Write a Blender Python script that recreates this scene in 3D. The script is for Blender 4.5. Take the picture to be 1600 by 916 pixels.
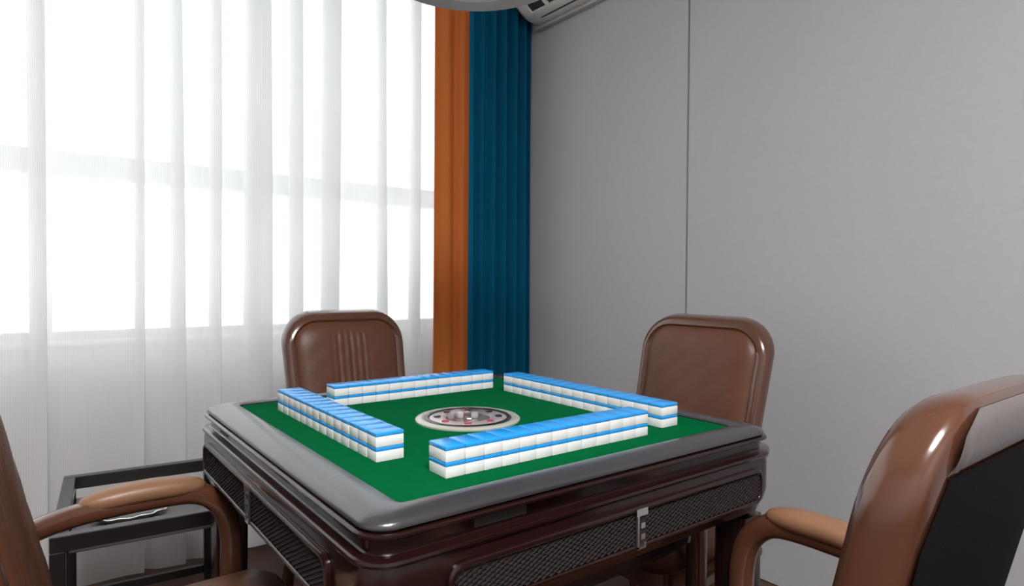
import bpy, bmesh, math, random
from mathutils import Vector, Matrix
random.seed(7)
PI = math.pi
for o in list(bpy.data.objects): bpy.data.objects.remove(o)
scene = bpy.context.scene
C = scene.collection
FZ = 0.76                                    # height of the green felt

# ------------------------------------------------------------------ camera
yaw, pitch, roll = 0.9160, -0.0178, 0.00698
fw = Vector((math.cos(yaw)*math.cos(pitch), math.sin(yaw)*math.cos(pitch), math.sin(pitch)))
rt = Vector((math.sin(yaw), -math.cos(yaw), 0)); up = rt.cross(fw)
rt, up = rt*math.cos(roll)+up*math.sin(roll), up*math.cos(roll)-rt*math.sin(roll)
cd = bpy.data.cameras.new('camera'); cam = bpy.data.objects.new('camera', cd); C.objects.link(cam)
M4 = Matrix((rt, up, -fw)).transposed().to_4x4(); M4.translation = Vector((-0.7509, -1.1293, FZ+0.2923))
cam.matrix_world = M4
cd.sensor_fit = 'HORIZONTAL'; cd.sensor_width = 36; cd.lens = 976.77/1600*36; cd.clip_start = 0.02
scene.camera = cam

# ------------------------------------------------------------------ world and exposure
SKY = 2.7
LAMP = 44.0                                  # the room's ceiling light behind the camera
w = bpy.data.worlds.new('overcast_sky'); scene.world = w; w.use_nodes = True
bg = w.node_tree.nodes['Background']; bg.inputs[0].default_value = (0.97, 0.985, 1, 1); bg.inputs[1].default_value = SKY
vs = scene.view_settings; vs.view_transform = 'Standard'; vs.look = 'None'; vs.gamma = 1; vs.exposure = 0.35; vs.use_curve_mapping = False

# ------------------------------------------------------------------ materials
MATS = {}
def mat(name, col, rough=0.5, metal=0, coat=0, spec=0.5, bump=0, bscale=200, bstretch=(1,1,1), var=0, vscale=8, sheen=0, emit=None, coatr=0.1):
    m = bpy.data.materials.new(name); m.use_nodes = True; nt = m.node_tree; b = nt.nodes['Principled BSDF']
    b.inputs['Base Color'].default_value = (*col, 1); b.inputs['Roughness'].default_value = rough
    b.inputs['Metallic'].default_value = metal; b.inputs['Coat Weight'].default_value = coat; b.inputs['Coat Roughness'].default_value = coatr
    b.inputs['Specular IOR Level'].default_value = spec; b.inputs['Sheen Weight'].default_value = sheen
    if emit: b.inputs['Emission Color'].default_value = (*emit[0], 1); b.inputs['Emission Strength'].default_value = emit[1]
    if bump or var:
        tc = nt.nodes.new('ShaderNodeTexCoord'); mp = nt.nodes.new('ShaderNodeMapping'); mp.inputs['Scale'].default_value = bstretch
        nt.links.new(tc.outputs['Object'], mp.inputs[0])
    if bump:
        n = nt.nodes.new('ShaderNodeTexNoise'); n.inputs['Scale'].default_value = bscale; n.inputs['Detail'].default_value = 3
        nt.links.new(mp.outputs[0], n.inputs['Vector'])
        bp = nt.nodes.new('ShaderNodeBump'); bp.inputs['Strength'].default_value = bump; bp.inputs['Distance'].default_value = 0.002
        nt.links.new(n.outputs[0], bp.inputs['Height']); nt.links.new(bp.outputs[0], b.inputs['Normal'])
    if var:
        n2 = nt.nodes.new('ShaderNodeTexNoise'); n2.inputs['Scale'].default_value = vscale; n2.inputs['Detail'].default_value = 4
        nt.links.new(mp.outputs[0], n2.inputs['Vector'])
        mx = nt.nodes.new('ShaderNodeMix'); mx.data_type = 'RGBA'
        mx.inputs[6].default_value = (*[c*(1-var) for c in col], 1); mx.inputs[7].default_value = (*[min(1, c*(1+var)) for c in col], 1)
        nt.links.new(n2.outputs[0], mx.inputs[0]); nt.links.new(mx.outputs[2], b.inputs['Base Color'])
    MATS[name] = m
    return m
mat('wallpaper', (0.41, 0.405, 0.42), 0.75, bump=0.25, bscale=260, var=0.04, vscale=40)
mat('groove', (0.20, 0.20, 0.20), 0.8)
mat('white_wall', (0.62, 0.61, 0.60), 0.8, bump=0.1)
mat('ceiling_paint', (0.75, 0.75, 0.75), 0.9)
mat('floor_wood', (0.07, 0.028, 0.016), 0.35, var=0.35, vscale=6, bstretch=(1, 12, 1))
mat('felt', (0.0, 0.098, 0.029), 0.95, spec=0.02, bump=0.5, bscale=900, var=0.10, vscale=60)
mat('rim_leather', (0.026, 0.025, 0.029), 0.30, coat=0.35, coatr=0.22, spec=0.8, bump=0.15, bscale=180, var=0.12, vscale=20)
mat('dark_lacquer', (0.013, 0.0035, 0.0035), 0.2, coat=0.25, spec=0.35, var=0.25, vscale=12)
mat('grille', (0.022, 0.016, 0.016), 0.35, coat=0.2)
mat('black_plastic_and_slot_shade', (0.012, 0.012, 0.012), 0.55)
mat('chrome', (0.75, 0.74, 0.73), 0.18, metal=1)
mat('tile_white', (0.76, 0.76, 0.76), 0.25, spec=0.5)
mat('tile_blue', (0.022, 0.31, 0.78), 0.22, spec=0.5)
mat('brown_leather', (0.105, 0.041, 0.022), 0.40, spec=0.35, bump=0.25, bscale=150, var=0.15, vscale=10)
mat('brown_lacquer', (0.088, 0.033, 0.017), 0.22, coat=0.6, var=0.2, vscale=5, bstretch=(1, 1, 1), coatr=0.15)
mat('pad_leather', (0.24, 0.12, 0.065), 0.4, bump=0.2, bscale=150, var=0.12, vscale=15)
mat('black_fabric', (0.004, 0.0036, 0.0045), 0.9, spec=0.1, bump=0.4, bscale=500)
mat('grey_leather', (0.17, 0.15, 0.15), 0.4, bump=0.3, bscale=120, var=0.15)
mat('ac_white', (0.74, 0.73, 0.70), 0.35)
mat('ac_dark', (0.035, 0.035, 0.035), 0.5)
mat('lamp_grey', (0.80, 0.78, 0.77), 0.45)
mat('lamp_metal', (0.55, 0.54, 0.54), 0.5)
mat('frame_white', (0.7, 0.7, 0.7), 0.4)
mat('frame_grey', (0.42, 0.41, 0.41), 0.5)
mat('panel_grey', (0.12, 0.112, 0.11), 0.3)
mat('black_wood', (0.012, 0.009, 0.010), 0.3, coat=0.3)
mat('ring_cream', (0.40, 0.41, 0.35), 0.25, coat=0.5)
mat('console_silver', (0.52, 0.46, 0.46), 0.25, metal=0.4, var=0.2, vscale=30)
mat('console_red', (0.35, 0.06, 0.09), 0.3)
mat('diffuser', (0.9, 0.9, 0.9), 0.5, emit=((1, 0.985, 0.97), LAMP))
mat('silver', (0.85, 0.85, 0.83), 0.12, metal=1)

def cloth(name, col, transl, transp, stripe=0.0):
    m = bpy.data.materials.new(name); m.use_nodes = True; nt = m.node_tree; nt.nodes.clear(); N = nt.nodes.new; L = nt.links.new
    out = N('ShaderNodeOutputMaterial'); d = N('ShaderNodeBsdfDiffuse'); t = N('ShaderNodeBsdfTranslucent'); d.inputs[0].default_value = t.inputs[0].default_value = (*col, 1)
    m1 = N('ShaderNodeMixShader'); m1.inputs[0].default_value = transl; L(d.outputs[0], m1.inputs[1]); L(t.outputs[0], m1.inputs[2])
    last = m1
    if transp:
        tr = N('ShaderNodeBsdfTransparent'); m2 = N('ShaderNodeMixShader'); L(m1.outputs[0], m2.inputs[1]); L(tr.outputs[0], m2.inputs[2])
        tc = N('ShaderNodeTexCoord'); mp = N('ShaderNodeMapping'); mp.inputs['Scale'].default_value = (1, 1, 0.004); L(tc.outputs['UV'], mp.inputs[0])
        n = N('ShaderNodeTexWave'); n.wave_type = 'BANDS'; n.bands_direction = 'X'; n.inputs['Scale'].default_value = 55; n.inputs['Distortion'].default_value = 0.4
        L(mp.outputs[0], n.inputs['Vector'])
        mr = N('ShaderNodeMapRange'); mr.inputs[3].default_value = transp-stripe; mr.inputs[4].default_value = transp+stripe
        L(n.outputs[1], mr.inputs[0]); L(mr.outputs[0], m2.inputs[0]); last = m2
    L(last.outputs[0], out.inputs[0]); MATS[name] = m
cloth('sheer', (0.86, 0.86, 0.865), 0.46, 0.23, 0.06)
cloth('orange_cloth', (0.64, 0.20, 0.055), 0.25, 0)
cloth('blue_cloth', (0.005, 0.10, 0.19), 0.08, 0)
def glass(name, col, gl):
    m = bpy.data.materials.new(name); m.use_nodes = True; nt = m.node_tree; nt.nodes.clear(); N = nt.nodes.new; L = nt.links.new
    out = N('ShaderNodeOutputMaterial'); t = N('ShaderNodeBsdfTransparent'); t.inputs[0].default_value = (*col, 1); g = N('ShaderNodeBsdfGlossy'); g.inputs['Roughness'].default_value = 0.03
    mx = N('ShaderNodeMixShader'); mx.inputs[0].default_value = gl; L(t.outputs[0], mx.inputs[1]); L(g.outputs[0], mx.inputs[2]); L(mx.outputs[0], out.inputs[0]); MATS[name] = m
glass('pane_glass', (0.95, 0.97, 0.97), 0.06)
glass('dome_glass', (0.82, 0.80, 0.80), 0.18)

# ------------------------------------------------------------------ helpers
def mesh(name, verts, faces, m, parent=None, smooth=False, loc=None, rz=0):
    me = bpy.data.meshes.new(name); me.from_pydata([tuple(v) for v in verts], [], faces); me.validate()
    bm = bmesh.new(); bm.from_mesh(me); bmesh.ops.recalc_face_normals(bm, faces=bm.faces); bm.to_mesh(me); bm.free()
    if m: me.materials.append(MATS[m])
    o = bpy.data.objects.new(name, me); C.objects.link(o)
    if parent: o.parent = parent
    if loc: o.location = loc
    o.rotation_euler.z = rz
    if smooth:
        for p in me.polygons: p.use_smooth = True
        me.set_sharp_from_angle(angle=math.radians(smooth if smooth > 1 else 50))
    return o
class MB:
    def __init__(s): s.v = []; s.f = []
    def add(s, v, f): k = len(s.v); s.v += [tuple(a) for a in v]; s.f += [tuple(i+k for i in q) for q in f]; return s
    def box(s, x0, x1, y0, y1, z0, z1):
        v = [(x, y, z) for z in (z0, z1) for y in (y0, y1) for x in (x0, x1)]
        return s.add(v, [(0,2,3,1), (4,5,7,6), (0,1,5,4), (2,6,7,3), (0,4,6,2), (1,3,7,5)])
    def bevbox(s, x0, x1, y0, y1, z0, z1, b, seg=2):
        bm = bmesh.new(); bmesh.ops.create_cube(bm, size=1)
        for v in bm.verts: v.co = ((x0+x1)/2+v.co.x*(x1-x0), (y0+y1)/2+v.co.y*(y1-y0), (z0+z1)/2+v.co.z*(z1-z0))
        bmesh.ops.bevel(bm, geom=bm.edges[:], offset=b, segments=seg, profile=0.5, affect='EDGES')
        bm.verts.index_update(); s.add([v.co[:] for v in bm.verts], [[v.index for v in f.verts] for f in bm.faces]); bm.free(); return s
    def loft(s, rings, cap0=True, cap1=True, closed=True):
        n = len(rings[0]); v = [p for r in rings for p in r]; f = []
        for i in range(len(rings)-1):
            for j in range(n if closed else n-1):
                k = (j+1) % n; f.append((i*n+j, i*n+k, (i+1)*n+k, (i+1)*n+j))
        if cap0: f.append(tuple(range(n))[::-1])
        if cap1: f.append(tuple((len(rings)-1)*n+j for j in range(n)))
        return s.add(v, f)
    def sweep(s, path, a, b, side, n=12, ex=2.6, scales=None):
        """superellipse section a (along side) x b swept along path"""
        rings = []
        P = [Vector(p) for p in path]
        for i, p in enumerate(P):
            t = (P[min(i+1, len(P)-1)]-P[max(i-1, 0)]).normalized(); sd = Vector(side); sd = (sd-t*sd.dot(t)).normalized(); nn = t.cross(sd)
            k = scales[i] if scales else (1, 1); ring = []
            for j in range(n):
                th = 2*PI*j/n; c, d = math.cos(th), math.sin(th)
                ring.append(p+sd*a*k[0]*math.copysign(abs(c)**(2/ex), c)+nn*b*k[1]*math.copysign(abs(d)**(2/ex), d))
            rings.append(ring)
        return s.loft(rings)
    def lathe(s, prof, n=32, cx=0, cy=0):
        rings = [[(cx+r*math.cos(2*PI*j/n), cy+r*math.sin(2*PI*j/n), z) for j in range(n)] for r, z in prof]
        return s.loft(rings)
    def build(s, name, m, parent=None, smooth=False, **k): return mesh(name, s.v, s.f, m, parent, smooth, **k)
def smooth_path(pts, it=3):
    p = [Vector(q) for q in pts]
    for _ in range(it):
        q = [p[0]]
        for a, b in zip(p, p[1:]): q += [a*0.75+b*0.25, a*0.25+b*0.75]
        p = q+[p[-1]]
    return p
def rr(hx, hy, r, n=8, cx=0, cy=0):
    out = []
    for qx, qy, a0 in ((1, 1, 0), (-1, 1, PI/2), (-1, -1, PI), (1, -1, 1.5*PI)):
        for i in range(n+1):
            a = a0+i*PI/2/n; out.append((cx+qx*(hx-r)+r*math.cos(a), cy+qy*(hy-r)+r*math.sin(a)))
    return out
def empty(name, loc=(0, 0, 0), rz=0):
    o = bpy.data.objects.new(name, None); C.objects.link(o); o.location = loc; o.rotation_euler.z = rz; o.empty_display_size = 0.05; return o
def tag(o, label, cat, group=None):
    o['label'] = label; o['category'] = cat
    if group: o['group'] = group
    return o
def struct(o): o['kind'] = 'structure'; return o

# ------------------------------------------------------------------ room shell
XW, YW, XL, YF, ZC = 1.30, 1.60, -2.70, -3.20, 2.80
struct(MB().box(XL-.1, XW+.15, YF-.1, YW+.2, -0.1, 0).build('floor', 'floor_wood'))
struct(MB().box(XL-.1, XW+.15, YF-.1, YW+.2, ZC, ZC+.1).build('ceiling', 'ceiling_paint'))
struct(MB().box(XL-.1, XL, YF, YW, 0, ZC).build('wall_left', 'white_wall'))
struct(MB().box(XL-.1, XW+.15, YF-.1, YF, 0, ZC).build('wall_front', 'white_wall'))
# window wall with its opening
WX0, WX1, WZ0, WZ1 = -2.2, 1.02, FZ+0.056, 2.62
b = MB(); b.box(XL-.1, XW+.15, YW, YW+.2, 0, WZ0); b.box(XL-.1, XW+.15, YW, YW+.2, WZ1, ZC); b.box(XL-.1, WX0, YW, YW+.2, WZ0, WZ1); b.box(WX1, XW+.15, YW, YW+.2, WZ0, WZ1)
struct(b.build('wall_back', 'white_wall'))
# right wall: dark backing, papered panels with open joints
wr = struct(MB().box(XW+.012, XW+.15, YF, YW, 0, ZC).build('wall_right', 'groove'))
ys = [YW, 0.414, -0.80, -2.02, YF]
for a, c in zip(ys, ys[1:]):
    MB().bevbox(XW, XW+.0118, c+.0045, a-.0045, 0.002, ZC-.002, 0.001, 1).build('wall_panel', 'wallpaper', wr)
# window
win = struct(empty('window_1', (0, YW+.06, WZ0)))
ZR = FZ+0.713-WZ0; H = WZ1-WZ0
def wpart(name, m, *q): return MB().box(*q).build(name, m, win)
wpart('window_frame', 'frame_grey', WX0, WX1, -.03, .03, 0, .045); wpart('window_frame', 'frame_grey', WX0, WX1, -.03, .03, H-.05, H)
wpart('window_frame', 'frame_grey', WX0, WX0+.05, -.03, .03, .045, H-.05); wpart('window_frame', 'frame_grey', WX1-.05, WX1, -.03, .03, .045, H-.05)
wpart('transom', 'frame_grey', WX0+.05, WX1-.05, -.035, .035, ZR-.05, ZR+.035)
mx = [WX0+.05, -1.42, -0.715, 0.0, WX1-.05]
for x in mx[1:-1]:
    wpart('mullion', 'frame_grey', x-.02, x+.02, -.028, .028, .045, ZR-.05); wpart('mullion', 'frame_grey', x-.02, x+.02, -.028, .028, ZR+.035, H-.05)
for i, (a, c) in enumerate(zip(mx, mx[1:])):
    a += .02 if i else 0; c -= .02 if i < len(mx)-2 else 0
    wpart('pane', 'pane_glass', a, c, -.003, .003, .045, ZR-.05); wpart('pane', 'pane_glass', a, c, -.003, .003, ZR+.035, H-.05)
wpart('window_sill', 'frame_white', WX0+.002, WX1-.002, -.10, -.03, -.02+.0205, .015)

# ------------------------------------------------------------------ curtains
def drape(name, m, pts, z0, z1, wob, label, cat, thick=0):
    P = smooth_path([(x, y, 0) for x, y in pts], 3); nz = 26; verts = []; faces = []; n = len(P); uv = []; s = [0]
    for a, c in zip(P, P[1:]): s.append(s[-1]+(c-a).length)
    for i in range(nz+1):
        t = i/nz; z = z0+(z1-z0)*t
        for j, p in enumerate(P):
            k = wob*(1-t)
            verts.append((p.x+k*math.sin(p.x*17+t*2.2)+0.3*wob*math.sin(p.x*40+t*5), p.y+0.6*k*math.sin(p.x*23+t*3), z)); uv.append((s[j], z))
    for i in range(nz):
        for j in range(n-1): faces.append((i*n+j, i*n+j+1, (i+1)*n+j+1, (i+1)*n+j))
    o = mesh(name, verts, faces, m, None, 80)
    ul = o.data.uv_layers.new(name='UVMap')
    for l in o.data.loops: ul.data[l.index].uv = uv[l.vertex_index]
    if thick:
        md = o.modifiers.new('thickness', 'SOLIDIFY'); md.thickness = thick
    return tag(o, label, cat)
YS = 1.40
bands = [(-2.28, -2.22), (-2.05, -2.0), (-1.86, -1.80), (-1.62, -1.55), (-1.36, -1.31), (-1.15, -1.09), (-0.95, -0.90),
         (-0.764, -0.716), (-0.465, -0.435), (-0.362, -0.318), (-0.225, -0.185), (-0.10, -0.008), (0.065, 0.115), (0.205, 0.275), (0.44, 0.485), (0.61, 0.655)]
pts = [(-2.45, YS)]; prev = -2.45
for a, c in bands:
    g = a-prev
    if g > .05: pts += [(prev+g*.3, YS-.010+.016*random.random()), (prev+g*.65, YS-.02+.02*random.random())]
    pts += [(a, YS-.012), (c-.004, YS-.022), (c, YS-.014), (c-.004, YS-.006), (a+.004, YS+.004), (a, YS+.012), (a+.004, YS+.02), (c, YS+.022)]
    prev = c
pts += [(0.70, YS-.005), (0.745, YS+.01), (0.79, YS-.004), (0.83, YS+.008)]
drape('sheer_curtain', 'sheer', pts, 0.02, 2.74, 0.010, 'white sheer curtain with vertical folds covering the window', 'curtain')
pts = [(0.715, 1.375)]
for i in range(1, 8): pts.append((0.715+i*.0265, 1.352+(.02 if i in (1, 4, 7) else -.016 if i in (2, 5) else 0.0)))
drape('orange_curtain', 'orange_cloth', pts, 0.02, 2.74, 0.004, 'plain orange curtain panel hanging between white sheer and blue curtain', 'curtain', 0.003)
pts = [(0.905, 1.40)]
for i in range(1, 25): pts.append((0.905+i*.0158, 1.392+(.030*math.cos(i*PI/2+.4)+.008*math.sin(i*1.3))))
pts += [(1.2905, 1.37), (1.2940, 1.40)]
drape('blue_curtain', 'blue_cloth', pts, 0.02, 2.74, 0.005, 'dark teal blue pleated curtain hanging in the corner of the room', 'curtain', 0.003)
tag(MB().bevbox(-2.5, XW-.03, 1.345, 1.435, 2.745, ZC-.001, .004).build('curtain_track', 'frame_white'), 'white curtain track fixed to the ceiling above the curtains', 'curtain track')

# ------------------------------------------------------------------ air conditioner on the right wall
def air_con():
    y1, y0 = 1.315, 0.50; zb = 2.338
    r = empty('air_conditioner', (XW, (y0+y1)/2, zb)); L = (y1-y0)/2
    sec = smooth_path([(-.001, .0, 0), (-.05, .0, 0), (-.10, .004, 0), (-.165, .045, 0), (-.195, .09, 0), (-.205, .16, 0), (-.20, .24, 0), (-.17, .275, 0), (-.05, .285, 0), (-.001, .285, 0)], 2)
    def ring(y, k): return [(-.001+(p.x+.001)*k, y, .14+(p.y-.14)*k) for p in sec]
    mb = MB(); mb.loft([ring(-L, .9), ring(-L+.006, .97), ring(-L+.02, 1), ring(L-.02, 1), ring(L-.006, .97), ring(L, .9)]); hs = mb.build('housing', 'ac_white', r, 50); cutters = []
    # outlet on the slanted lower front: frame of slots and vanes
    def on(t):
        a_, b_ = 5, 18; q = a_+(b_-a_)*t; k = int(q); e = q-k; p = sec[k].lerp(sec[k+1], e); tg = (sec[k+1]-sec[k]).normalized(); return p, Vector((-tg.y, tg.x, 0))
    if on(.5)[1].y > 0: sgn = -1
    else: sgn = 1
    def strip(t0, t1, ya, yb_, h0, h1, name, m):
        rings = []
        for y_ in (ya, yb_):
            top = []; bot = []
            for i_ in range(5):
                p, nn = on(t0+(t1-t0)*i_/4); nn = nn*sgn; top.append((p.x+nn.x*h1, y_, p.y+nn.y*h1)); bot.append((p.x+nn.x*h0, y_, p.y+nn.y*h0))
            rings.append(top+bot[::-1])
        return MB().loft(rings).build(name, m, r)
    y = L-.075
    k = 0
    while y > -L+.1:
        yy = y-.105
        cutters.append(strip(.45, .92, yy, y, -.012, .010, 'cutter', 'ac_white'))
        strip(.455, .915, yy+.0005, y-.0005, -.0118, -.009, 'outlet_slot', 'ac_dark')
        strip(.65, .70, yy+.0005, y-.0005, -.008, -.003, 'vane', 'ac_white')
        y = yy-.018; k += 1
    cutters.append(strip(.14, .24, -L+.08, L-.09, -.006, .010, 'cutter', 'ac_white'))
    strip(.145, .235, -L+.081, L-.091, -.0058, -.004, 'outlet_slot', 'ac_dark')
    bpy.context.view_layer.update()
    for c_ in cutters:
        md = hs.modifiers.new('cut', 'BOOLEAN'); md.operation = 'DIFFERENCE'; md.solver = 'EXACT'; md.object = c_
    dg = bpy.context.evaluated_depsgraph_get(); cut = bpy.data.meshes.new_from_object(hs.evaluated_get(dg))
    hs.modifiers.clear(); hs.data = cut
    for c_ in cutters: bpy.data.objects.remove(c_)
    mb = MB().bevbox(-.03, -.0005, -L+.05, L+.012, -.018, -.001, .003); mb.build('mounting_plate', 'frame_grey', r)
    tag(r, 'white split air conditioner mounted high on the grey wall', 'air conditioner')
air_con()

# ------------------------------------------------------------------ lamps
def pendant():
    r = empty('pendant_lamp', (0.0, 0.0, FZ+0.2923+0.671))
    R = .214
    MB().lathe([(R-.012, .004), (R-.003, 0), (R, .006), (R-.004, .03), (R*.80, .075), (R*.45, .115), (.05, .135), (.035, .15)], 64).build('lamp_shade', 'lamp_metal', r, 40)
    MB().lathe([(.001, .0025), (R*.5, .003), (R-.014, .0045), (R-.014, .008), (.001, .008)], 64).build('diffuser', 'lamp_grey', r, 40)
    zt = ZC-(FZ+0.2923+0.671)
    MB().lathe([(.006, .148), (.006, zt-.03)], 10).build('cord', 'black_wood', r, 60)
    MB().lathe([(.012, zt-.045), (.05, zt-.03), (.055, zt-.001)], 24).build('ceiling_cap', 'lamp_metal', r, 60)
    tag(r, 'round grey pendant lamp hanging above the mahjong table', 'lamp')
pendant()
def ceiling_light(x, y):
    r = empty('ceiling_light_offscreen', (x, y, ZC)); h = .45
    mb = MB()
    for q in ((-h, h, -h, -h+.03), (-h, h, h-.03, h), (-h, -h+.03, -h+.03, h-.03), (h-.03, h, -h+.03, h-.03)): mb.box(*q, -.035, -.001)
    mb.build('frame', 'frame_white', r); MB().box(-h+.03, h-.03, -h+.03, h-.03, -.028, -.01).build('diffuser', 'diffuser', r)
    tag(r, 'square white ceiling light of the room, away from the window', 'ceiling light')
ceiling_light(-0.85, -1.8)

# ------------------------------------------------------------------ mahjong table
def table():
    r = empty('mahjong_table', (0, 0, 0)); HX, HY = .437, .450
    def ring(ox, z, rad=.04): return [(x, y, FZ+z) for x, y in rr(HX+ox, HY+ox, rad+ox)]
    fx, fy = .3733, .400
    # felt
    MB().loft([[(x, y, FZ-.012) for x, y in rr(fx+.004, fy+.004, .012, 4)], [(x, y, FZ) for x, y in rr(fx+.004, fy+.004, .012, 4)]]).build('felt_top', 'felt', r)
    # padded leather rim: annulus profile from felt edge outwards
    prof = [(0, -.010), (0, .003), (.10, .0055), (.30, .0070), (.55, .0062), (.80, .003), (.94, -.001), (1.0, -.0055), (.99, -.009), (.90, -.010)]
    rings = []
    for t, z in prof:
        rings.append([(x, y, FZ+z) for x, y in rr(fx+(HX-fx)*t, fy+(HY-fy)*t, .012+(.04-.012)*t)])
    MB().loft(rings, False, False).build('leather_rim', 'rim_leather', r, 60)
    MB().loft([ring(-.012, -.006), ring(-.006, -.010), ring(-.006, -.0125), ring(-.02, -.0125)], True, True).build('rim_gap', 'dark_lacquer', r)
    MB().loft([ring(-.02, -.0125), ring(.003, -.0125), ring(.0055, -.0145), ring(.0055, -.0175), ring(.002, -.020), ring(-.02, -.021)]).build('lip_moulding', 'dark_lacquer', r, 40)
    MB().loft([ring(-.004, -.021), ring(-.008, -.024), ring(-.008, -.040), ring(-.006, -.042), ring(-.02, -.0422)]).build('frieze_band', 'dark_lacquer', r, 40)
    MB().loft([ring(-.02, -.0422), ring(.005, -.0422), ring(.009, -.0445), ring(.010, -.048), ring(.008, -.052), ring(.003, -.054), ring(-.02, -.0542)]).build('ledge_moulding', 'dark_lacquer', r, 40)
    # cabinet body, bellied at the corners
    MB().loft([ring(-.02, -.0542), ring(.004, -.0542), ring(.006, -.062), ring(.006, -.118), ring(.0, -.140), ring(-.008, -.152), ring(-.012, -.164), ring(-.03, -.172), ring(-.07, -.174)]).build('cabinet_body', 'dark_lacquer', r, 40)
    MB().loft([[(x, y, FZ+z) for x, y in rr(hx, hx, .04, 4)] for hx, z in ((.352, -.1735), (.345, -.24), (.31, -.272), (.0800, -.274))]).build('machine_tray', 'black_wood', r, 30)
    # legs
    for sx in (-1, 1):
        for sy in (-1, 1):
            cx, cy = sx*(HX-.045), sy*(HY-.045); rings = []
            for h, z in ((.034, FZ-.1742), (.034, FZ-.30), (.031, .10), (.029, .012)): rings.append([(x, y, z) for x, y in rr(h, h, .008, 3, cx, cy)])
            lg = MB().loft(rings).build('leg', 'dark_lacquer', r, 40)
            MB().lathe([(.024, .0), (.026, .003), (.026, .0115)], 16, cx, cy).build('foot', 'black_plastic_and_slot_shade', lg, 40)
    # drawer fronts with lattice grilles: local u along the face, v up, n outwards
    def side(face, org, U, Nn, u0, u1, slot_shade_slab):
        U = Vector(U); Nn = Vector(Nn); org = Vector(org)
        def W(u, v, n): return org+U*u+Vector((0, 0, v))+Nn*n
        v0, v1 = FZ-.137, FZ-.069; cu, cv = (u0+u1)/2, (v0+v1)/2; hu, hv = (u1-u0)/2, (v1-v0)/2
        dr = MB().loft([[W(cu+a, cv+c, .0005) for a, c in rr(hu, hv, .02, 5)], [W(cu+a, cv+c, .003) for a, c in rr(hu-.001, hv-.001, .02, 5)]]).build('drawer', 'black_plastic_and_slot_shade', r)
        rings = []
        for ins, h in ((-.001, .0005), (-.001, .006), (.002, .0085), (.006, .0085), (.008, .006), (.008, .003)):
            rings.append([W(cu+a, cv+c, h) for a, c in rr(hu-ins, hv-ins, .02-ins*.5, 5)])
        MB().loft(rings, False, False).build('drawer_frame', 'dark_lacquer', dr, 50)
        mb = MB(); st = .0092; hh = hv-.008; L0 = hu-.009
        k = -L0-2*hh
        def clip(ua, va, ub, vb):
            # clip to |u|<L0
            if max(ua, ub) < -L0 or min(ua, ub) > L0: return None
            P = [(ua, va), (ub, vb)]; out = []
            for (a, c) in P:
                if a < -L0: t = (-L0-ua)/(ub-ua); a, c = -L0, va+(vb-va)*t
                if a > L0: t = (L0-ua)/(ub-ua); a, c = L0, va+(vb-va)*t
                out.append((a, c))
            return out
        sl = 2.0
        for sg in (1, -1):
            k = -L0-2*hh*sl
            while k < L0+.0:
                q = clip(k, -hh*sg, k+2*hh*sl, hh*sg)
                if q:
                    (a, c), (e, f) = q; du, dv = e-a, f-c; l = math.hypot(du, dv)
                    if l > .004:
                        pu, pv = -dv/l*.0010, du/l*.0010; hi = .0062 if sg > 0 else .0056
                        v = [W(cu+a+pu, cv+c+pv, .003), W(cu+a, cv+c, hi), W(cu+a-pu, cv+c-pv, .003), W(cu+e+pu, cv+f+pv, .003), W(cu+e, cv+f, hi), W(cu+e-pu, cv+f-pv, .003)]
                        mb.add(v, [(0, 1, 4, 3), (1, 2, 5, 4)])
                k += st*sl*.8
        g = mb.build('lattice_grille', 'grille', dr); g['kind'] = 'stuff'
        # chrome latch in the middle
        lt = MB(); uc = cu+.012*0
        def lb(a, c, v_0, v_1, n0, n1):
            vv = [W(uc+u, v, n) for n in (n0, n1) for v in (v_0, v_1) for u in (a, c)]
            lt.add(vv, [(0,2,3,1), (4,5,7,6), (0,1,5,4), (2,6,7,3), (0,4,6,2), (1,3,7,5)])
        lb(-.013, .013, v1-.013, v1-.001, .0087, .0115)
        lb(-.010, -.006, v0+.002, v1-.013, .0087, .0105)
        for i in range(2): lb(-.002, .008, v0+.016+i*.018, v0+.025+i*.018, .0087, .0105)
        lb(-.010, .010, v0+.001, v0+.005, .0087, .0105)
        lb(.006, .010, v0+.005, v0+.011, .0087, .0105)
        L_ = lt.build('latch', 'chrome', dr); L_['label'] = 'chrome latch'
        bk = MB(); lt = bk; lb(-.012, .013, v0+.001, v1-.001, .0070, .0086); bk.build('latch_plate', 'black_plastic_and_slot_shade', dr)
        for s0, s1 in slot_shade_slab:
            MB().loft([[W((s0+s1)/2+a, FZ-.030+c, -.0150) for a, c in rr((s1-s0)/2, .0065, .003, 3)], [W((s0+s1)/2+a, FZ-.030+c, -.0125) for a, c in rr((s1-s0)/2, .0065, .003, 3)]]).build('slot_shade_slab', 'black_plastic_and_slot_shade', r)  # black slab on the frieze, its colour standing in for a slot's inner shade
    o = .006
    side('f', (0, -HY-o, 0), (1, 0, 0), (0, -1, 0), -.335, .385, [(-.285, -.195)])
    side('l', (-HX-o, 0, 0), (0, -1, 0), (-1, 0, 0), -.39, .345, [(-.32, -.26)])
    side('b', (0, HY+o, 0), (-1, 0, 0), (0, 1, 0), -.36, .36, [(-.285, -.195)])
    side('r', (HX+o, 0, 0), (0, 1, 0), (1, 0, 0), -.37, .37, [(-.285, -.195)])
    # round control console in the middle of the felt
    cx, cy = -.018, -.024; n = 48
    cs = MB().lathe([(.111, FZ-.004), (.111, FZ+.003), (.108, FZ+.0055), (.098, FZ+.0065), (.093, FZ+.005), (.092, FZ+.0005), (.092, FZ-.004)], n, cx, cy)
    co = cs.build('console_ring', 'ring_cream', r, 50)
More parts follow.
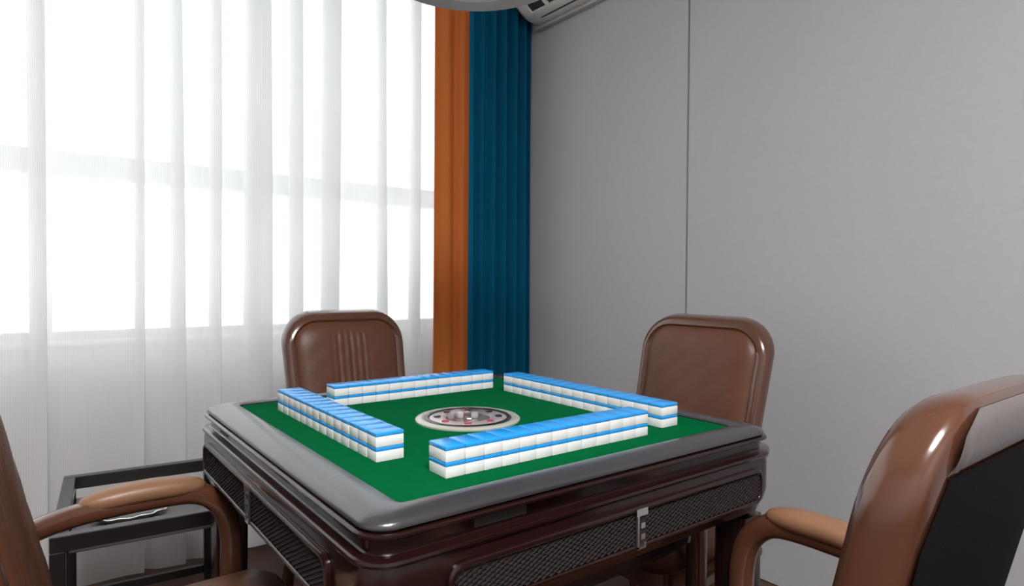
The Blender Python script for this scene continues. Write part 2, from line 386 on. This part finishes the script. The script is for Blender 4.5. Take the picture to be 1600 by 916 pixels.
    MB().lathe([(.093, FZ+.0008), (.093, FZ+.0052), (.089, FZ+.0075), (.083, FZ+.0065), (.082, FZ+.001)], n, cx, cy).build('console_collar', 'black_wood', co, 50)
    MB().lathe([(.082, FZ+.001), (.082, FZ+.0045), (.0800, FZ+.0055), (.05, FZ+.0055), (.048, FZ+.003), (.001, FZ+.003)], n, cx, cy).build('console_plate', 'console_silver', co, 50)
    for i in range(8):
        a = i*PI/4+.2; MB().lathe([(.008, FZ+.0055), (.0075, FZ+.008), (.001, FZ+.0085)], 12, cx+.065*math.cos(a), cy+.065*math.sin(a)).build('button', 'console_red' if i in (4, 5, 6) else 'black_wood', co, 40)
    MB().lathe([(.047, FZ+.0034), (.046, FZ+.010), (.041, FZ+.016), (.028, FZ+.021), (.012, FZ+.023), (.001, FZ+.0232)], n, cx, cy).build('dice_dome', 'dome_glass', co, 50)
    tag(r, 'square mahjong table with green felt, grey leather rim and dark cabinet', 'table')
    return cx, cy
ccx, ccy = table()
for i, (dx, dy) in enumerate(((.012, -.008), (-.014, .010))):
    d = MB().bevbox(-.006, .006, -.006, .006, 0, .012, .0015).build('die', 'tile_white', None, 40, loc=(ccx+dx, ccy+dy, FZ+.0031), rz=.5+i)
    tag(d, 'small white die under the console dome, on its %s side' % ('grey wall', 'window')[i], 'die', 'dice in the table console')

# ------------------------------------------------------------------ mahjong tiles
TW, TL, TT, TB = .0342, .0500, .0237, .0064
def tile_meshes():
    a = MB().bevbox(-TW/2, TW/2, -TL/2, TL/2, 0, TT-TB, .0016, 2).build('mahjong_tile', 'tile_white', None, 40)
    b_ = MB().bevbox(-TW/2, TW/2, -TL/2, TL/2, TT-TB, TT, .0014, 2).build('tile_back', 'tile_blue', a, 40)
    b_['label'] = 'bright blue back of the tile'
    return a, b_
T0 = tile_meshes(); first = [True]
def put_tile(x, y, z, rz, sx, label, group):
    if first[0]: a, b_ = T0; first[0] = False
    else:
        a = T0[0].copy(); C.objects.link(a); b_ = T0[1].copy(); C.objects.link(b_); b_.parent = a
    a.location = (x, y, z); a.rotation_euler.z = rz; a.scale.x = sx
    tag(a, label, 'mahjong tile', group)
ordn = ['first', 'second', 'third', 'fourth', 'fifth', 'sixth', 'seventh', 'eighth', 'ninth', 'tenth', 'eleventh', 'twelfth', 'thirteenth', 'fourteenth']
def row(n, p0, dirv, pitch_, rz, sx, where, end, group):
    for lay in (0, 1):
        for i in range(n):
            j = .0004
            x = p0[0]+dirv[0]*pitch_*(i+.5)+(random.uniform(-j, j) if dirv[0] == 0 else 0)
            y = p0[1]+dirv[1]*pitch_*(i+.5)+(random.uniform(-j, j) if dirv[1] == 0 else 0)
            lab = '%s tile, %s from the %s end, row %s' % ('upper' if lay else 'lower', ordn[i], end, where)
            put_tile(x, y, FZ+.0002+lay*(TT+.0001), rz, sx, lab, group)
row(13, (.184, -.318), (-1, 0), .0348, 0, 1.0, 'before the black-panelled chair back', 'grey wall', 'tile row before the chair with black panel')
row(14, (-.290, .301), (0, -1), .0363, PI/2, 1.04, 'nearest the side table', 'window', 'tile row on the side table side')
row(13, (.254, .286), (-1, 0), .0348, 0, 1.0, 'along the window side', 'grey wall', 'tile row on the window side')
row(14, (.275, .209), (0, -1), .0380, PI/2, 1.09, 'along the grey wall side', 'window', 'tile row on the grey wall side')

# ------------------------------------------------------------------ armchairs
YB = [0.0]
def yb(z): t = (z-.46)/.483; return YB[0]-.14-.13*t+.02*t*t
ZT, ZB = .943, .475
def back_outline(ins, n=10):
    """rounded back outline in (x,z), inset by ins"""
    hw, hb, rt_, rb = .212-ins, .200-ins, max(.01, .108-ins), max(.01, .05-ins); zt, zb = ZT-ins, ZB+ins; out = []
    for i in range(n+1):
        a = PI/2*i/n; out.append((hw-rt_+rt_*math.cos(a), zt-rt_+rt_*math.sin(a)))
    for i in range(n+1):
        a = PI/2+PI/2*i/n; out.append((-hw+rt_+rt_*math.cos(a), zt-rt_+rt_*math.sin(a)))
    for i in range(n+1):
        a = PI+PI/2*i/n; out.append((-hb+rb+rb*math.cos(a), zb+rb+rb*math.sin(a)))
    for i in range(n+1):
        a = 1.5*PI+PI/2*i/n; out.append((hb-rb+rb*math.cos(a), zb+rb+rb*math.sin(a)))
    return out
def hw_at(z, ins):
    hw = .200+(.212-.200)*(z-ZB)/(ZT-ZB)-ins; r = .108-ins; zt = ZT-ins; zb = ZB+ins; rb = max(.01, .05-ins)
    if z > zt-r: return hw-r+math.sqrt(max(0, r*r-(z-zt+r)**2))
    if z < zb+rb: return hw-rb+math.sqrt(max(0, rb*rb-(zb+rb-z)**2))
    return hw
def make_chair(x, y, rz, label, pleat, wide=1.0):
    r = empty('armchair', (x, y, 0), rz); r.scale.x = wide
    D = lambda q, d: (q[0], yb(q[1])-d, q[1]+d*.2)
    sh = MB().loft([[D(q, d) for q in back_outline(i)] for i, d in ((.034, .006), (.022, -.003), (.010, .0), (.002, .010), (0, .022), (0, .042), (.004, .052), (.012, .057), (.05, .058))])
    sh.build('back_frame', 'brown_lacquer', r, 50)
    # pleated front cushion
    nx, nz = 72, 40; v = []; f = []; ins = .030
    for i in range(nz+1):
        tv = i/nz; tv2 = .5-.5*math.cos(PI*tv); z = ZB+ins+(ZT-2*ins-ZB)*tv2; hw = hw_at(z, ins)
        for j in range(nx+1):
            u = -1+2*j/nx; xx = u*hw; e = (1-abs(u)**5)*(1-abs(2*tv2-1)**7)
            pl_ = 0
            reg = max(0, min(1, (pleat[0]-abs(u))*8))*max(0, min(1, (1-abs(2*tv2-1)-.12)*8))
            if reg > 0: pl_ = reg*pleat[1]*(abs(math.sin(PI*xx/pleat[2]))**.6-1)
            wr_ = .0012*math.sin(xx*60+z*35)*math.sin(z*47+xx*12)
            v.append((xx, yb(z)+.004*0-.004+(.026*e**.7)+(pl_+wr_)*e, z))
    for i in range(nz):
        for j in range(nx): k = i*(nx+1)+j; f.append((k, k+1, k+nx+2, k+nx+1))
    mesh('back_cushion', v, f, 'brown_leather', r, 60)
    # rear: black fabric panel and grey leather band over its top
    v = []; f = []; nx, nz = 24, 24; ins = .020
    for i in range(nz+1):
        t = i/nz; z = ZB+ins+(ZT-.062-ZB-ins)*t
        for j in range(nx+1):
            u = -1+2*j/nx; e = (1-u**6)*(1-(2*t-1)**6); xx = u*min(hw_at(z, ins), .190-.45*max(0, z-.82)); v.append((xx, yb(z)-.0578-.004*e-.003*e*math.sin(xx*14+z*9), z))
    for i in range(nz):
        for j in range(nx): k = i*(nx+1)+j; f.append((k, k+1, k+nx+2, k+nx+1))
    mesh('back_panel', v, f, 'black_fabric', r, 60)
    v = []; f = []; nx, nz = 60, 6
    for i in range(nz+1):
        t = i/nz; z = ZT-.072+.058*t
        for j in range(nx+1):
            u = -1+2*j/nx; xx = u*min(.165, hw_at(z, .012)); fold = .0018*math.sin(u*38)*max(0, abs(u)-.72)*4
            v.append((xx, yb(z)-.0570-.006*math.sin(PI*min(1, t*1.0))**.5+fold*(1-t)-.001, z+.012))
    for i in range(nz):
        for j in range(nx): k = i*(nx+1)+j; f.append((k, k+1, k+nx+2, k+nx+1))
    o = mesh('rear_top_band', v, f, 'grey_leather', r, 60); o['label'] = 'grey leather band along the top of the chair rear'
    # seat
    bm_ = MB(); rings = []
    for i_, z in ((.03, .355), (.012, .362), (.0, .38), (.0, .41), (.008, .432), (.03, .446), (.08, .453), (.15, .456)): rings.append([(a, c, z) for a, c in rr(.252-i_, .215-i_, max(.012, .07-i_), 6, 0, .045)])
    bm_.loft(rings).build('seat', 'brown_leather', r, 50)
    MB().loft([[(a, c, z) for a, c in rr(.225, .195, .05, 6, 0, .04)] for z in (.315, .3548)]).build('seat_frame', 'brown_lacquer', r, 40)
    for s in (-1, 1):
        p = smooth_path([(s*.196, -.205, .590), (s*.235, -.17, .604), (s*.272, -.09, .611), (s*.280, .05, .614), (s*.280, .122, .610), (s*.280, .168, .570), (s*.280, .184, .51), (s*.280, .182, .43)], 3)
        am = MB().sweep(p, .022, .022, (1, 0, 0), scales=[(1, .72+.28*min(1, i/(len(p)*.5))) for i in range(len(p))]).build('arm', 'brown_lacquer', r, 60)
        n = 22; p = []; sc = []
        for i in range(n+1):
            t = i/n; p.append((s*(.274+.006*t), -.092+.226*t, .625+.008*math.sin(PI*t)-.002)); k = (1-abs(2*t-1)**3.2)**.5; sc.append((.10+.90*k, .10+.90*k))
        MB().sweep(p, .029, .021, (1, 0, 0), n=16, ex=2.3, scales=sc).build('arm_pad', 'pad_leather', am, 70)
        p = smooth_path([(s*.280, .182, .4305), (s*.278, .180, .30), (s*.278, .180, .12), (s*.28, .195, .0)], 2)
        MB().sweep(p, .021, .021, (1, 0, 0)).build('leg', 'brown_lacquer', r, 60)
        p = smooth_path([(s*.185, -.185, .56), (s*.195, -.165, .42), (s*.205, -.175, .25), (s*.215, -.225, .0)], 2)
        MB().sweep(p, .018, .018, (1, 0, 0)).build('leg', 'brown_lacquer', r, 60)
        MB().sweep([(s*.238, -.15, .33), (s*.268, .16, .33)], .014, .016, (1, 0, 0)).build('side_rail', 'brown_lacquer', r, 60)
    tag(r, label, 'chair', 'brown armchairs around the mahjong table')
    return r
make_chair(0.103, 0.665, PI, 'brown leather armchair with pleated back in front of the sheer curtain', (.42, .005, .022))
make_chair(0.655, 0.055, PI/2, 'brown leather armchair with smooth back in front of the grey wall', (.0, 0, .03), 1.08)
make_chair(0.052, -0.635, 0, 'brown armchair turned to show its black fabric rear panel', (.6, .003, .02))
YB[0] = 0.016
make_chair(-0.596, -0.004, -PI/2, 'brown armchair with finely ribbed back beside the dark side table', (.93, .005, .015), 1.085)

# ------------------------------------------------------------------ side table with sunken tray
def side_table():
    a = math.radians(-4.8); zt = .47; wX, dY = .40, .53
    r = empty('side_table', (-.724, .60, 0), a)
    t, h = .030, .036
    for q in ((0, wX, 0, t), (0, wX, dY-t, dY)): MB().bevbox(*q, zt-h, zt, .002, 1).build('top_rail', 'black_wood', r)
    for q in ((0, t, t, dY-t), (wX-t, wX, t, dY-t)): MB().bevbox(*q, zt-h, zt, .002, 1).build('top_rail', 'black_wood', r)
    for x in (0, wX-t):
        for y in (0, dY-t): MB().bevbox(x, x+t, y, y+t, 0, zt-h-.0002, .002, 1).build('leg', 'black_wood', r)
    MB().bevbox(.0302, wX-.0302, .11, dY-.004, zt-.083, zt-.069, .002, 1).build('tray_panel', 'panel_grey', r)
    for x in (.006, wX-.024): MB().bevbox(x, x+.018, .0302, dY-.0302, zt-.082, zt-.070, .002, 1).build('tray_support', 'black_wood', r)
    for q in ((t, wX-t, .006, .024), (t, wX-t, dY-.024, dY-.006)): MB().bevbox(*q, .10, .125, .002, 1).build('stretcher', 'black_wood', r)
    tag(r, 'dark wooden side table with sunken grey tray beside the sheer curtain', 'side table')
    n = 72
    def dring(rad, z, sc): return [(1.1*rad*(1+sc*math.cos(12*2*PI*j/n))*math.cos(2*PI*j/n), .75*rad*(1+sc*math.cos(12*2*PI*j/n))*math.sin(2*PI*j/n), z) for j in range(n)]
    p = Matrix.Rotation(a, 3, 'Z') @ Vector((.16, .26, 0))
    o = MB().loft([dring(*q) for q in ((.045, 0, 0), (.055, .002, 0), (.070, .010, .02), (.082, .018, .05), (.079, .018, .05), (.068, .013, .02), (.05, .005, 0))]).build('scalloped_dish', 'panel_grey', None, 50, loc=(-.724+p.x, .60+p.y, zt-.0688), rz=a)
    MB().loft([dring(*q) for q in ((.080, .0182, .05), (.083, .0185, .055), (.086, .021, .06), (.082, .022, .06), (.079, .0195, .05))], False, False).build('rim', 'silver', o, 60)
    tag(o, 'grey dish with scalloped silver rim on the side table tray', 'dish')
side_table()
